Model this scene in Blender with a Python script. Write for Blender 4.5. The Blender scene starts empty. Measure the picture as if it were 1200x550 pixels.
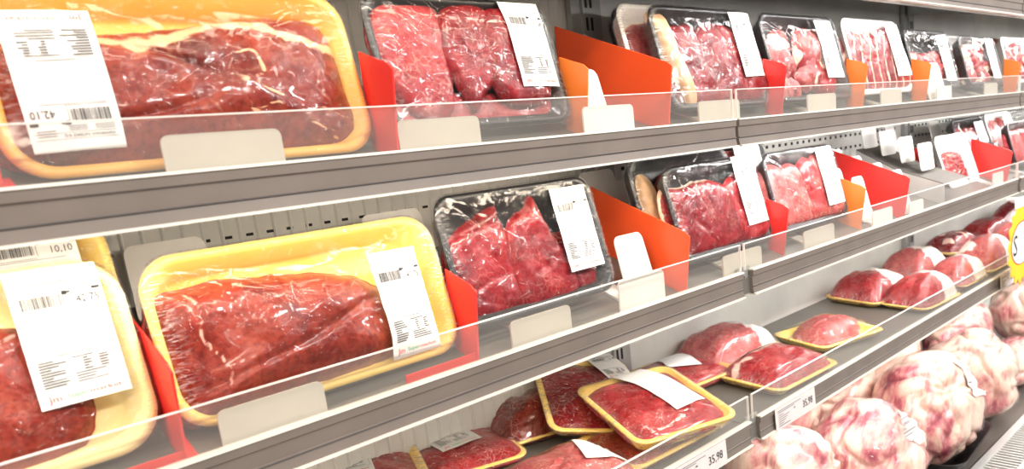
import bpy, bmesh, math, random
import numpy as np
from mathutils import Vector, Matrix, noise
from mathutils.bvhtree import BVHTree
PI = math.pi
R = math.radians
C = bpy.context.scene.collection
ZO = 1.25                      # eye height; the case is measured from the eye
YF = 0.55                      # front face of the shelf rails
YB = 0.8176                    # back panel
SEAM = [-0.352, 0.908, 2.168, 3.428]   # module seams along the case

# ------------------------------------------------------------------ materials
def new_mat(name):
    m = bpy.data.materials.new(name); m.use_nodes = True
    nt = m.node_tree; nt.nodes.clear()
    out = nt.nodes.new('ShaderNodeOutputMaterial')
    return m, nt, out
def N(nt, t, **kw):
    n = nt.nodes.new(t)
    for k, v in kw.items():
        if k.startswith('i_'):
            key = k[2:].replace('_', ' ')
            n.inputs[key].default_value = v
        else: setattr(n, k, v)
    return n
def L(nt, a, b): nt.links.new(a, b)
def coords(nt, scale=(1,1,1), loc=(0,0,0), rot=(0,0,0)):
    tc = N(nt, 'ShaderNodeTexCoord'); mp = N(nt, 'ShaderNodeMapping')
    mp.inputs['Scale'].default_value = scale; mp.inputs['Location'].default_value = loc
    mp.inputs['Rotation'].default_value = rot
    L(nt, tc.outputs['Object'], mp.inputs['Vector']); return mp.outputs['Vector']
def ramp(nt, fac, stops):
    r = N(nt, 'ShaderNodeValToRGB'); e = r.color_ramp.elements
    e[0].position = stops[0][0]; e[0].color = (*stops[0][1], 1)
    e[1].position = stops[-1][0]; e[1].color = (*stops[-1][1], 1)
    for p, c in stops[1:-1]:
        k = e.new(p); k.color = (*c, 1)
    L(nt, fac, r.inputs[0]); return r.outputs[0]
def noise_n(nt, vec, scale, detail=3, rough=.5, dist=0):
    n = N(nt, 'ShaderNodeTexNoise'); n.inputs['Scale'].default_value = scale
    n.inputs['Detail'].default_value = detail; n.inputs['Roughness'].default_value = rough
    n.inputs['Distortion'].default_value = dist
    L(nt, vec, n.inputs['Vector']); return n.outputs['Fac']
def mixc(nt, fac, a, b):
    m = N(nt, 'ShaderNodeMix', data_type='RGBA')
    if hasattr(fac, 'default_value') or not isinstance(fac, (int, float)): L(nt, fac, m.inputs[0])
    else: m.inputs[0].default_value = fac
    for v, i in ((a, 6), (b, 7)):
        if isinstance(v, tuple): m.inputs[i].default_value = (*v, 1)
        else: L(nt, v, m.inputs[i])
    return m.outputs[2]
def mth(nt, op, a, b=None, clamp=False):
    m = N(nt, 'ShaderNodeMath', operation=op); m.use_clamp = clamp
    for v, i in ((a, 0), (b, 1)):
        if v is None: continue
        if isinstance(v, (int, float)): m.inputs[i].default_value = v
        else: L(nt, v, m.inputs[i])
    return m.outputs[0]
def bump(nt, h, strength, dist=.001):
    b = N(nt, 'ShaderNodeBump'); b.inputs['Strength'].default_value = strength
    b.inputs['Distance'].default_value = dist; L(nt, h, b.inputs['Height']); return b.outputs[0]

def schlick(nt, k, nrm=None):
    lw = N(nt, 'ShaderNodeLayerWeight'); lw.inputs['Blend'].default_value = .5
    if nrm is not None: L(nt, nrm, lw.inputs['Normal'])
    p = mth(nt, 'POWER', lw.outputs['Facing'], 5)
    return mth(nt, 'ADD', mth(nt, 'MULTIPLY', p, .9*k), .045*k, True)

def plain(name, col, rough=.5, metal=0, var=.12, vscale=20, bmp=0, spec=.5, coat=0, sss=0):
    m, nt, out = new_mat(name)
    v = coords(nt); f = noise_n(nt, v, vscale, 4)
    c2 = tuple(x*(1-var) for x in col); c1 = tuple(min(1, x*(1+var)) for x in col)
    b = N(nt, 'ShaderNodeBsdfPrincipled')
    L(nt, ramp(nt, f, [(.3, c2), (.7, c1)]), b.inputs['Base Color'])
    b.inputs['Roughness'].default_value = rough; b.inputs['Metallic'].default_value = metal
    b.inputs['Specular IOR Level'].default_value = spec
    b.inputs['Coat Weight'].default_value = coat
    if sss:
        b.inputs['Subsurface Weight'].default_value = sss; b.inputs['Subsurface Radius'].default_value = (.01, .006, .003)
        b.inputs['Subsurface Scale'].default_value = 1
    if bmp: L(nt, bump(nt, noise_n(nt, v, vscale*12, 3), bmp), b.inputs['Normal'])
    L(nt, b.outputs[0], out.inputs[0]); return m

def meat_mat(name, dark, mid, light, seed=0, marble=.35, vein=110, fat=(.80,.55,.40), scale=1.0, stretch=(1,1,1), rough=.32):
    m, nt, out = new_mat(name)
    v = coords(nt, stretch, (seed*3.1, seed*1.7, seed*.7))
    big = noise_n(nt, v, 22*scale, 4, .6, .6)
    fine = noise_n(nt, v, 260*scale, 3, .6)
    base = ramp(nt, big, [(.30, dark), (.5, mid), (.72, light)])
    mott = noise_n(nt, v, 95*scale, 5, .7)
    base = mixc(nt, ramp(nt, mott, [(.40, (0,0,0)), (.70, (.75,.75,.75))]), base, light)
    base = mixc(nt, ramp(nt, fine, [(.35, (.5,.5,.5)), (.50, (0,0,0))]), base, dark)
    # marbling: thin pale veins on warped cell borders, broken up by a mask
    w = N(nt, 'ShaderNodeTexNoise'); w.inputs['Scale'].default_value = 45*scale; L(nt, v, w.inputs['Vector'])
    va = N(nt, 'ShaderNodeVectorMath', operation='MULTIPLY_ADD'); L(nt, w.outputs['Color'], va.inputs[0])
    va.inputs[1].default_value = (.02, .02, .02); L(nt, v, va.inputs[2])
    vo = N(nt, 'ShaderNodeTexVoronoi', feature='DISTANCE_TO_EDGE'); vo.inputs['Scale'].default_value = vein*.8*scale
    L(nt, va.outputs[0], vo.inputs['Vector'])
    line = mth(nt, 'LESS_THAN', vo.outputs['Distance'], .045)
    ln = N(nt, 'ShaderNodeMapRange'); L(nt, vo.outputs['Distance'], ln.inputs[0])
    ln.inputs[1].default_value = .0; ln.inputs[2].default_value = .055; ln.inputs[3].default_value = 1; ln.inputs[4].default_value = 0
    mk = ramp(nt, noise_n(nt, v, 30*scale, 2), [(.48, (0,0,0)), (.62, (1,1,1))])
    mf = mth(nt, 'MULTIPLY', mth(nt, 'MULTIPLY', ln.outputs[0], mk), marble)
    base = mixc(nt, mf, base, fat)
    at = N(nt, 'ShaderNodeAttribute', attribute_name='fat')
    fm = mth(nt, 'ADD', at.outputs['Fac'], mth(nt, 'MULTIPLY', mth(nt, 'SUBTRACT', noise_n(nt, v, 90*scale, 3), .5), .9))
    fm = ramp(nt, fm, [(.42, (0,0,0)), (.62, (1,1,1))])
    fm2 = mth(nt, 'MULTIPLY', fm, mth(nt, 'GREATER_THAN', at.outputs['Fac'], .02))
    fatc = mixc(nt, noise_n(nt, v, 60, 3), fat, tuple(min(1, x*1.15+.03) for x in fat))
    base = mixc(nt, fm2, base, fatc)
    b = N(nt, 'ShaderNodeBsdfPrincipled'); L(nt, base, b.inputs['Base Color'])
    b.inputs['Roughness'].default_value = rough; b.inputs['Specular IOR Level'].default_value = .2
    b.inputs['Coat Weight'].default_value = .45; b.inputs['Coat Roughness'].default_value = .07
    L(nt, bump(nt, mth(nt, 'MAXIMUM', noise_n(nt, v, 110*scale, 3, .6), .50), 1.0, .006), b.inputs['Coat Normal'])
    hh = mth(nt, 'ADD', mth(nt, 'MULTIPLY', fine, .5), noise_n(nt, v, 90*scale, 3))
    L(nt, bump(nt, hh, .55, .0016), b.inputs['Normal'])
    L(nt, b.outputs[0], out.inputs[0]); return m

def film_mat(name, crease=.5, stretch=(1,1,1), haze=.10, sc=1.0, thr=.62, seed=0, k=.42, blob=(.60, 7)):
    m, nt, out = new_mat(name)
    v = coords(nt, stretch, (seed, seed*.3, 0), (0, 0, .5))
    n1 = noise_n(nt, v, 26*sc, 3, .6, 1.2); n2 = noise_n(nt, v, 120*sc, 3, .6, .8)
    rid = mth(nt, 'ABSOLUTE', mth(nt, 'SUBTRACT', n1, .5))
    h = mth(nt, 'ADD', mth(nt, 'MULTIPLY', mth(nt, 'MINIMUM', rid, .035), -12), mth(nt, 'MULTIPLY', mth(nt, 'MAXIMUM', n2, blob[0]), blob[1]))
    nrm = bump(nt, h, crease, .0022)
    g = N(nt, 'ShaderNodeBsdfGlossy'); g.inputs['Roughness'].default_value = .075; L(nt, nrm, g.inputs['Normal'])
    g.inputs['Color'].default_value = (1,1,1,1)
    t = N(nt, 'ShaderNodeBsdfTransparent'); t.inputs['Color'].default_value = (.985,.985,.985,1)
    d = N(nt, 'ShaderNodeBsdfDiffuse'); d.inputs['Color'].default_value = (.9,.9,.9,1)
    f = schlick(nt, k, nrm)
    m1 = N(nt, 'ShaderNodeMixShader'); L(nt, f, m1.inputs[0]); L(nt, t.outputs[0], m1.inputs[1]); L(nt, g.outputs[0], m1.inputs[2])
    vs = coords(nt, (stretch[0]*1.0, stretch[1]*6, stretch[2]), (seed+3, 0, 0), (0, 0, .9))
    st = ramp(nt, noise_n(nt, vs, 60*sc, 3, .7, .6), [(thr, (0,0,0)), (thr+.08, (1,1,1))])
    hf = mth(nt, 'MULTIPLY', st, haze)
    at = N(nt, 'ShaderNodeAttribute', attribute_name='gather')
    ve = coords(nt, (3, 30, 1), (seed, 0, 0), (0, 0, 1.0))
    sg = ramp(nt, noise_n(nt, ve, 34, 2, .6), [(.53, (0,0,0)), (.60, (1,1,1))])
    hf = mth(nt, 'ADD', hf, mth(nt, 'MULTIPLY', mth(nt, 'MULTIPLY', sg, at.outputs['Fac']), .45), True)
    m2 = N(nt, 'ShaderNodeMixShader'); L(nt, hf, m2.inputs[0]); L(nt, m1.outputs[0], m2.inputs[1]); L(nt, d.outputs[0], m2.inputs[2])
    L(nt, m2.outputs[0], out.inputs[0]); return m

def acrylic_mat(name, haze, tint=(.93,.94,.93), gl=1.0, rough=.06):
    m, nt, out = new_mat(name)
    v = coords(nt, (1, 1, 1)); n = noise_n(nt, v, 9, 3)
    t = N(nt, 'ShaderNodeBsdfTransparent'); t.inputs['Color'].default_value = (*tint, 1)
    g = N(nt, 'ShaderNodeBsdfGlossy'); g.inputs['Roughness'].default_value = rough
    d = N(nt, 'ShaderNodeBsdfDiffuse'); d.inputs['Color'].default_value = (.95,.93,.90,1)
    m1 = N(nt, 'ShaderNodeMixShader'); L(nt, schlick(nt, .7*gl), m1.inputs[0]); L(nt, t.outputs[0], m1.inputs[1]); L(nt, g.outputs[0], m1.inputs[2])
    m2 = N(nt, 'ShaderNodeMixShader'); L(nt, mth(nt, 'MULTIPLY', mth(nt, 'ADD', n, .5), haze, True), m2.inputs[0]); L(nt, m1.outputs[0], m2.inputs[1]); L(nt, d.outputs[0], m2.inputs[2])
    L(nt, m2.outputs[0], out.inputs[0]); return m

M = {}
M['yellow'] = plain('yellow_foam', (.95,.66,.16), .45, var=.05, vscale=40, bmp=.12, sss=.0)
M['amber'] = plain('amber_foam', (.96,.50,.10), .45, var=.05, vscale=40, bmp=.12)
M['cream'] = plain('cream_foam', (.95,.80,.38), .45, var=.05, vscale=40, bmp=.12)
M['black'] = plain('black_foam', (.018,.018,.020), .38, var=.2, vscale=40, bmp=.15)
M['white_foam'] = plain('white_foam', (.88,.87,.85), .5, var=.03, vscale=40, bmp=.1)
M['paper'] = plain('label_paper', (.86,.855,.84), .55, var=.02, vscale=60)
M['tag'] = plain('tag_paper', (.72,.66,.66), .5, var=.03, vscale=60)
M['ink'] = plain('black_ink', (.03,.03,.035), .6, var=.05)
M['grey_ink'] = plain('grey_ink', (.13,.13,.15), .6, var=.05)
M['red_ink'] = plain('red_ink', (.75,.04,.03), .6, var=.05)
M['green_ink'] = plain('green_ink', (.05,.42,.15), .6, var=.05)
M['orange'] = plain('lit_red_orange_plastic', (.98,.24,.04), .38, var=.04, vscale=8)  # red-orange divider plastic, its orange look under lamps put into the colour
M['redorange'] = plain('red_orange_plastic', (.95,.10,.02), .38, var=.05, vscale=8)
M['red'] = plain('red_plastic', (.80,.035,.03), .35, var=.05, vscale=8)
M['white_plastic'] = plain('white_plastic', (.86,.84,.80), .4, var=.04, vscale=30)
M['cream_plastic'] = plain('cream_plastic', (.62,.575,.50), .4, var=.05, vscale=30)
M['rail'] = plain('grey_rail_plastic', (.175,.145,.128), .5, var=.10, vscale=14, spec=.5)
M['rail_lip'] = plain('pale_rail_lip', (.86,.82,.74), .35, var=.05)
M['groove'] = plain('rail_groove', (.10,.09,.09), .6, var=.1)
M['deck'] = plain('shelf_steel', (.17,.158,.142), .38, .3, var=.10, vscale=10, bmp=.05)
M['back'] = plain('back_panel_steel', (.66,.66,.62), .5, .0, var=.10, vscale=9, bmp=.05)
M['hole'] = plain('dark_slot', (.012,.012,.012), .8)
M['upright'] = plain('upright_steel', (.40,.41,.40), .4, .4, var=.1)
M['floor'] = plain('store_floor_tile', (.45,.42,.38), .3, var=.06, vscale=3)
M['grille'] = plain('grille_steel', (.62,.62,.60), .35, .3, var=.06)
M['signyellow'] = plain('sign_yellow', (.92,.62,.03), .45, var=.04)
M['film'] = film_mat('stretch_film', .32, haze=.07, thr=.665)
M['film_wild'] = film_mat('crinkled_film', .45, haze=.10, thr=.65, sc=1.2, seed=4)
M['film_bag'] = film_mat('vacuum_bag', .6, haze=.14, thr=.62, sc=.8, seed=9, k=.62)
M['film_fleck'] = film_mat('wrinkled_film', .6, haze=.10, thr=.64, sc=1.0, seed=2, k=.75, blob=(.55, 12))
M['guard'] = acrylic_mat('clear_acrylic', .055, (.97,.97,.96))  # white haze mixed into the colour stands for the guard's whitish reflection
M['guard_edge'] = acrylic_mat('acrylic_edge', .75, (.95,.85,.8))
RED = [((.07,.001,.003),(.19,.003,.008),(.34,.016,.022)),
       ((.15,.004,.008),(.34,.014,.021),(.50,.070,.070)),
       ((.085,.004,.003),(.215,.017,.010),(.36,.055,.030)),
       ((.26,.025,.032),(.44,.070,.072),(.62,.20,.18))]
_mm = {}
def meat(kind, seed, **kw):
    k = (kind, seed, tuple(sorted(kw.items())))
    if k not in _mm:
        d, mdl, l = RED[kind]; _mm[k] = meat_mat('meat', d, mdl, l, seed, **kw)
    return _mm[k]

# ------------------------------------------------------------------ mesh helpers
def mesh_obj(name, verts, faces, mats, parent=None, smooth=True, fmat=None, attr=None):
    me = bpy.data.meshes.new(name); me.from_pydata([tuple(v) for v in verts], [], faces)
    if not isinstance(mats, (list, tuple)): mats = [mats]
    for m in mats: me.materials.append(m)
    if fmat: me.polygons.foreach_set('material_index', fmat)
    if smooth: me.polygons.foreach_set('use_smooth', [True]*len(me.polygons))
    if attr:
        for an, vals in attr.items():
            a = me.attributes.new(an, 'FLOAT', 'POINT'); a.data.foreach_set('value', [float(x) for x in vals])
    me.update(); o = bpy.data.objects.new(name, me); C.objects.link(o)
    if parent: o.parent = parent
    return o
def thing(name, label, cat, loc=(0,0,0), rot=(0,0,0), group=None, kind=None):
    o = bpy.data.objects.new(name, None); C.objects.link(o); o.empty_display_size = .02
    o.location = loc; o.rotation_euler = rot
    if label: o['label'] = label
    if cat: o['category'] = cat
    if group: o['group'] = group
    if kind: o['kind'] = kind
    return o
def tag(o, label, cat, group=None, kind=None):
    if label: o['label'] = label
    if cat: o['category'] = cat
    if group: o['group'] = group
    if kind: o['kind'] = kind
    return o
class MB:
    def __init__(s): s.v = []; s.f = []; s.m = []
    def box(s, x0, x1, y0, y1, z0, z1, mi=0):
        b = len(s.v)
        s.v += [(x, y, z) for z in (z0, z1) for y in (y0, y1) for x in (x0, x1)]
        for q in ((0,2,3,1),(4,5,7,6),(0,1,5,4),(2,6,7,3),(0,4,6,2),(1,3,7,5)):
            s.f.append([b+i for i in q]); s.m.append(mi)
    def prism_x(s, prof, x0, x1, mi=0, fm=None):     # profile in (y,z) extruded along x
        b = len(s.v); n = len(prof)
        s.v += [(x0, y, z) for y, z in prof] + [(x1, y, z) for y, z in prof]
        for i in range(n):
            j = (i+1) % n; s.f.append([b+i, b+j, b+n+j, b+n+i]); s.m.append(fm[i] if fm else mi)
        s.f.append([b+i for i in range(n)][::-1]); s.m.append(mi); s.f.append([b+n+i for i in range(n)]); s.m.append(mi)
    def add(s, v, f, mi=0):
        b = len(s.v); s.v += v; s.f += [[b+i for i in q] for q in f]; s.m += [mi]*len(f)
    def build(s, name, mats, parent=None, smooth=False, bevel=0):
        o = mesh_obj(name, s.v, s.f, mats, parent, smooth, s.m)
        bm = bmesh.new(); bm.from_mesh(o.data); bmesh.ops.recalc_face_normals(bm, faces=bm.faces); bm.to_mesh(o.data); bm.free()
        if bevel:
            md = o.modifiers.new('bevel', 'BEVEL'); md.width = bevel; md.segments = 2; md.limit_method = 'ANGLE'
        return o
def rrect(w, h, r, n=8):
    r = max(.0005, min(r, w/2-.0005, h/2-.0005)); pts = []
    for cx, cy, a0 in ((w/2-r, -h/2+r, -90), (w/2-r, h/2-r, 0), (-w/2+r, h/2-r, 90), (-w/2+r, -h/2+r, 180)):
        # straight side before each corner gets extra points
        for k in range(n+1):
            a = R(a0+90*k/n); pts.append((cx+r*math.cos(a), cy+r*math.sin(a)))
        # subdivide next side
    out = []
    for i, p in enumerate(pts):
        q = pts[(i+1) % len(pts)]; out.append(p)
        d = math.dist(p, q)
        if d > .03:
            k = 10
            for j in range(1, k): out.append((p[0]+(q[0]-p[0])*j/k, p[1]+(q[1]-p[1])*j/k))
    return out
def loft(rings):
    n = len(rings[0]); v = [p for r in rings for p in r]; f = []
    for i in range(len(rings)-1):
        for j in range(n):
            k = (j+1) % n; f.append([i*n+j, i*n+k, (i+1)*n+k, (i+1)*n+j])
    return v, f
def catmull(pts, n):
    out = []; m = len(pts); per = max(2, int(math.ceil(n/m)))
    for i in range(m):
        p0, p1, p2, p3 = [np.array(pts[(i+k) % m], float) for k in (-1, 0, 1, 2)]
        for s in range(per):
            t = s/per
            out.append(.5*((2*p1)+(-p0+p2)*t+(2*p0-5*p1+4*p2-p3)*t*t+(-p0+3*p1-3*p2+p3)*t**3))
    return out
def nz(x, y, z, s=1): return noise.noise(Vector((x*s, y*s, z*s)))

# ------------------------------------------------------------------ packs
_txt = {}
def text_geo(body):
    if body in _txt: return _txt[body]
    cu = bpy.data.curves.new('text', 'FONT'); cu.body = body; cu.size = 1; cu.resolution_u = 2
    o = bpy.data.objects.new('text', cu); C.objects.link(o)
    dg = bpy.context.evaluated_depsgraph_get(); me = o.evaluated_get(dg).to_mesh()
    v = [tuple(p.co) for p in me.vertices]; f = [list(p.vertices) for p in me.polygons]
    w = max([p[0] for p in v] or [1]); h = max([p[1] for p in v] or [1])
    o.evaluated_get(dg).to_mesh_clear(); bpy.data.objects.remove(o); bpy.data.curves.remove(cu)
    _txt[body] = ([(a/w, b/h) for a, b, _ in v], f); return _txt[body]
def put_text(mb, body, x, y, w, h, mi=0):
    v, f = text_geo(body); mb.add([(x+a*w, y+b*h, 0) for a, b in v], f, mi)
def put_rect(mb, x0, y0, x1, y1, mi=0):
    mb.add([(x0,y0,0),(x1,y0,0),(x1,y1,0),(x0,y1,0)], [[0,1,2,3]], mi)
def label_print(rng, title, price):
    mb = MB()      # label coordinates 0..1, slots: ink, grey, red, green
    put_text(mb, title, .10, .885, .55, .022, 0)
    put_rect(mb, .07, .915, .95, .918, 1); put_rect(mb, .07, .872, .95, .875, 1)
    for k in range(3):
        put_rect(mb, .08, .856-k*.014, .30, .860-k*.014, 1); put_rect(mb, .38, .856-k*.014, .58, .860-k*.014, 1); put_rect(mb, .72, .89-k*.018, .92, .895-k*.018, 1)
    x = .10
    while x < .52:
        w = rng.choice((.006,.010,.016)); put_rect(mb, x, .715, x+w, .805, 0); x += w+rng.choice((.007,.012))
    put_rect(mb, .545, .79, .60, .82, 0); put_rect(mb, .60, .80, .64, .815, 0); put_rect(mb, .88, .80, .97, .82, 0)
    put_rect(mb, .545, .70, .551, .80, 1)
    put_text(mb, price, .68, .715, .26, .055, 0)
    for k in range(2): put_rect(mb, .10, .685-k*.013, .10+rng.uniform(.4,.75), .689-k*.013, 1)
    put_rect(mb, .06, .345, .94, .348, 1)
    put_rect(mb, .06, .115, .064, .345, 1); put_rect(mb, .936, .115, .94, .345, 1); put_rect(mb, .06, .115, .94, .118, 1)
    put_rect(mb, .30, .36, .72, .366, 1)
    for k in range(10):
        y = .325-k*.020
        put_rect(mb, .09, y, .09+rng.uniform(.12,.32), y+.009, 0)
        if k in (1,2,3,4,5): put_rect(mb, .56, y, .56+rng.uniform(.05,.1), y+.009, 0); put_rect(mb, .74, y, .74+rng.uniform(.05,.12), y+.009, 0)
        else: put_rect(mb, .45, y, .45+rng.uniform(.2,.42), y+.007, 0)
    put_text(mb, 'Jm', .10, .040, .13, .048, 2)
    put_text(mb, 'Super', .29, .048, .24, .036, 3); put_text(mb, 'market', .54, .048, .36, .030, 2)
    return mb

def blob(poly, T, z0, pw=3.0, amp=.0012, nfreq=60, rings=16, seg=96, edge=.0012, fatfn=None, tilt=(0,0), seed=0, groove=0, gf=18):
    """closed slab of meat from an outline in metres; returns verts, faces, fat"""
    pts = catmull(poly, seg); n = len(pts)
    c = np.mean(np.array(pts), axis=0)
    pts = [p + (p-c)/max(1e-6, np.linalg.norm(p-c))*edge*2*nz(p[0], p[1], seed, 90) for p in pts]
    V = []; F = []; A = []
    prof = [(1.0-.012, 0, 0)] + [(1-(k/rings)**1.6*1.0, 1, k/rings) for k in range(rings)]
    for rho, top, k in prof:
        for p in pts:
            q = c+(p-c)*max(rho, .02)
            if not top: zz = z0
            else:
                hgt = T*(1-rho**pw)**.5 if rho < 1 else 0
                hgt = max(hgt, T*.22)
                hgt += amp*(nz(q[0], q[1], seed, nfreq)+.5*nz(q[0], q[1], seed+5, nfreq*2.3))*(1-rho**6)
                if groove:
                    g = nz(q[0]*.35+q[1]*.2, q[1]*1.2-q[0]*.1, seed+9, gf); hgt -= groove*math.exp(-(g/.06)**2)*(1-rho**4)
                zz = z0+hgt
            zz += tilt[0]*(q[0]-c[0])+tilt[1]*(q[1]-c[1])
            V.append((q[0], q[1], zz))
            A.append(fatfn(q[0], q[1], rho) if fatfn else 0)
    R_ = len(prof)
    for i in range(R_-1):
        for j in range(n):
            k = (j+1) % n; F.append([i*n+j, i*n+k, (i+1)*n+k, (i+1)*n+j])
    F.append([(R_-1)*n+j for j in range(n)]); F.append([j for j in range(n)][::-1])
    return V, F, A

def pack(name, label, cat, W, H, D, foam, meats, lab=None, loc=(0,0,0), rot=(0,0,0), oy=0.0, group=None, film='film', seed=0, radius=.022, sag=None, film_gather=.5, flare=.010):
    """a wrapped foam tray. local: x across, y up the tray from oy, z out of the tray."""
    rng = random.Random(seed*7+3)
    root = thing(name, label, cat, loc, rot, group)
    cy = oy+H/2
    def ring(ins, z, r=None):
        return [(x, y+cy, z) for x, y in rrect(W-2*ins, H-2*ins, (r or radius)-ins*.5)]
    fl = flare
    rs = [ring(fl+.02, 0), ring(fl+.004, 0), ring(fl, .002), ring(.003, D-.003), ring(0, D-.0015), ring(0, D), ring(.004, D+.0012), ring(.0075, D), ring(fl+.006, .006), ring(fl+.011, .003), ring(fl+.03, .003)]
    v, f = loft(rs); n = len(rs[0])
    f.append([j for j in range(n)][::-1]); f.append([(len(rs)-1)*n+j for j in range(n)])
    mesh_obj('foam_tray', v, f, foam, root)
    allv, allf = [], []
    for i, md in enumerate(meats):
        md = dict(md); poly = [((a-.5)*W, oy+b*H) for a, b in md.pop('poly')]
        mat = md.pop('mat'); nm = md.pop('name', 'meat'); z0 = md.pop('z0', .004)
        V, F, A = blob(poly, z0=z0, seed=seed+i*2.7, **md)
        mesh_obj(nm, V, F, mat, root, attr={'fat': A})
        b = len(allv); allv += V; allf += [[b+k for k in q] for q in F if len(q) <= 4]
    bv = BVHTree.FromPolygons([Vector(p) for p in allv], allf)
    # stretch film: a membrane held by the rim and pushed out by the meat
    K = 22; base = rrect(W, H, radius); n = len(base)
    P = np.zeros((K+1, n, 2)); ob = np.zeros((K+1, n))
    for i in range(K+1):
        rho = i/K
        for j, (x, y) in enumerate(base):
            q = (x*rho, y*rho+cy); P[i, j] = q
            hit = bv.ray_cast(Vector((q[0], q[1], .3)), Vector((0, 0, -1)))
            ob[i, j] = (hit[0].z+.0012) if hit[0] is not None else 0
    h = np.maximum(ob, D+.0015); h[K, :] = D+.002
    lo = ob.copy()
    if sag is None: lo = np.maximum(lo, .008)
    for it in range(260):
        nb = (np.roll(h, 1, 1)+np.roll(h, -1, 1))*.25
        a = np.zeros_like(h); a[1:-1] = nb[1:-1]+(h[2:]+h[:-2])*.25
        a[0] = h[1].mean(); a[K] = D+.002
        h = np.maximum(a, lo)
    h[0] = h[0].max(); V = []; G = []
    for i in range(K+1):
        rho = i/K
        for j in range(n):
            x, y = P[i, j]; free = min(1, max(0, (h[i, j]-ob[i, j]-.001)/.006))
            ang = math.atan2(y-cy, x)
            wr = .0007*free*math.sin(ang*38+4*nz(x, y, seed, 30))*rho*(1-rho)*4 + .0006*free*nz(x, y, seed, 120)
            V.append((x, y, h[i, j]+wr))
            cr = max(0, abs(x)/(W/2)-.82)/.18
            G.append(film_gather*min(1, cr*1.6)*min(1, free+.3))
    F = []
    for i in range(K):
        for j in range(n):
            k = (j+1) % n; F.append([i*n+j, (i+1)*n+j, (i+1)*n+k, i*n+k])
    for ins, z in ((-.0018, D), (-.001, D-.004), (fl-.0015, .001), (fl+.006, -.0012)):
        b = len(V)
        for j, (x, y) in enumerate(rrect(W-2*ins, H-2*ins, radius-ins*.5)):
            V.append((x, y+cy, z)); G.append(.5*film_gather)
        for j in range(n):
            k = (j+1) % n; F.append([b-n+j, b+j, b+k, b-n+k])
    w = mesh_obj('plastic_wrap', V, F, M[film], root, attr={'gather': G})
    if lab:
        wb = BVHTree.FromPolygons([Vector(p) for p in V], F)
        def mapped(lx, ly, dz):
            u, vv = (lx-.5)*lab['w'], (ly-.5)*lab['h']; a = R(lab.get('rot', 0))
            x = (lab['x']-.5)*W+u*math.cos(a)-vv*math.sin(a); y = oy+lab['y']*H+u*math.sin(a)+vv*math.cos(a)
            hit = wb.ray_cast(Vector((x, y, .3)), Vector((0, 0, -1)))
            z = hit[0].z if hit[0] is not None else D
            return (x, y, z+dz)
        nx, ny = 10, 14; lv = []; lf = []
        for i in range(ny+1):
            for j in range(nx+1): lv.append(mapped(j/nx, i/ny, .0009))
        for i in range(ny):
            for j in range(nx):
                a = i*(nx+1)+j; lf.append([a, a+1, a+nx+2, a+nx+1])
        lo_ = mesh_obj('price_label', lv, lf, M['paper'], root)
        if lab.get('print', True):
            pm = label_print(rng, lab.get('title', 'MAMINHA NOBRE KG'), lab.get('price', '42,75'))
            for nm, y0, y1 in (('barcode_print', .6, 1), ('nutrition_table', .105, .6), ('shop_name', -1, .105)):
                sel = [i for i, q in enumerate(pm.f) if y0 <= pm.v[q[0]][1] < y1]; idx = {}; sf = []
                for i in sel: sf.append([idx.setdefault(k, len(idx)) for k in pm.f[i]])
                sv = [mapped(pm.v[k][0], pm.v[k][1], .0016) for k in idx]
                mesh_obj(nm, sv, sf, [M['ink'], M['grey_ink'], M['red_ink'], M['green_ink']], lo_, False, [pm.m[i] for i in sel])
    return root

def stand(x0, x1, s0, s1, yb, zb, th=14, d=.02):
    """placement of a tray leaning th degrees back; yb, zb = foot of its rim plane"""
    a = R(th)
    return dict(W=x1-x0, H=s1-s0, D=d, oy=s0, loc=((x0+x1)/2, yb+d*math.cos(a), zb+ZO-d*math.sin(a)), rot=(R(90-th), 0, 0))
def rel(poly, x0, x1, s0, s1):
    return [((x-x0)/(x1-x0), (s-s0)/(s1-s0)) for x, s in poly]
def lab_rel(lx0, lx1, ls0, ls1, x0, x1, s0, s1, **kw):
    return dict(x=((lx0+lx1)/2-x0)/(x1-x0), y=((ls0+ls1)/2-s0)/(s1-s0), w=lx1-lx0, h=ls1-ls0, **kw)
S1, S2, S3 = .011, -.195, -.400
# ------------------------------------------------------------------ the case
case = thing('refrigerated_display_case', 'long grey refrigerated meat case with slotted back panel and bottom air grille', 'display case', (0, 0, ZO))
def back_panel(x0, x1, style, seed):
    mb = MB(); prof = []
    x = x0; step = .0202
    zt, zb = .45, -.78
    y = YB
    # ribbed sheet: narrow half-round ribs every 2 cm
    xs = []
    while x < x1-.001:
        xs += [(x, 0), (x+.0075, 0), (x+.0090, .0016), (x+.0101, .0022), (x+.0112, .0016), (x+.0127, 0)] if style == 'ribbed' else [(x, 0)]
        x += step
    xs.append((x1, 0))
    b = 0; V = []; F = []; m = []
    for xx, d in xs: V += [(min(xx, x1), y-d, zb), (min(xx, x1), y-d, zt)]
    for i in range(len(xs)-1): F.append([2*i, 2*i+2, 2*i+3, 2*i+1]); m.append(0)
    n = len(V); V += [(x0, y+.02, zb), (x1, y+.02, zb), (x1, y+.02, zt), (x0, y+.02, zt)]
    F.append([n, n+3, n+2, n+1]); m.append(0)
    mb.v, mb.f, mb.m = V, F, m
    if style == 'ribbed':
        for zz in (-.042,):
            xx = x0+.02
            while xx < x1-.03:
                mb.box(xx+.0095, xx+.0175, y-.0012, y+.004, zz-.0016, zz+.0016, 1); xx += .0242
    else:
        for zz in (-.030, -.058, -.086):
            xx = x0+.05
            while xx < x1-.05: mb.box(xx, xx+.007, y-.0012, y+.004, zz-.003, zz+.003, 1); xx += .026
    o = mesh_obj('back_panel', mb.v, mb.f, [M['back'], M['hole']], case, False, mb.m)
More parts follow.
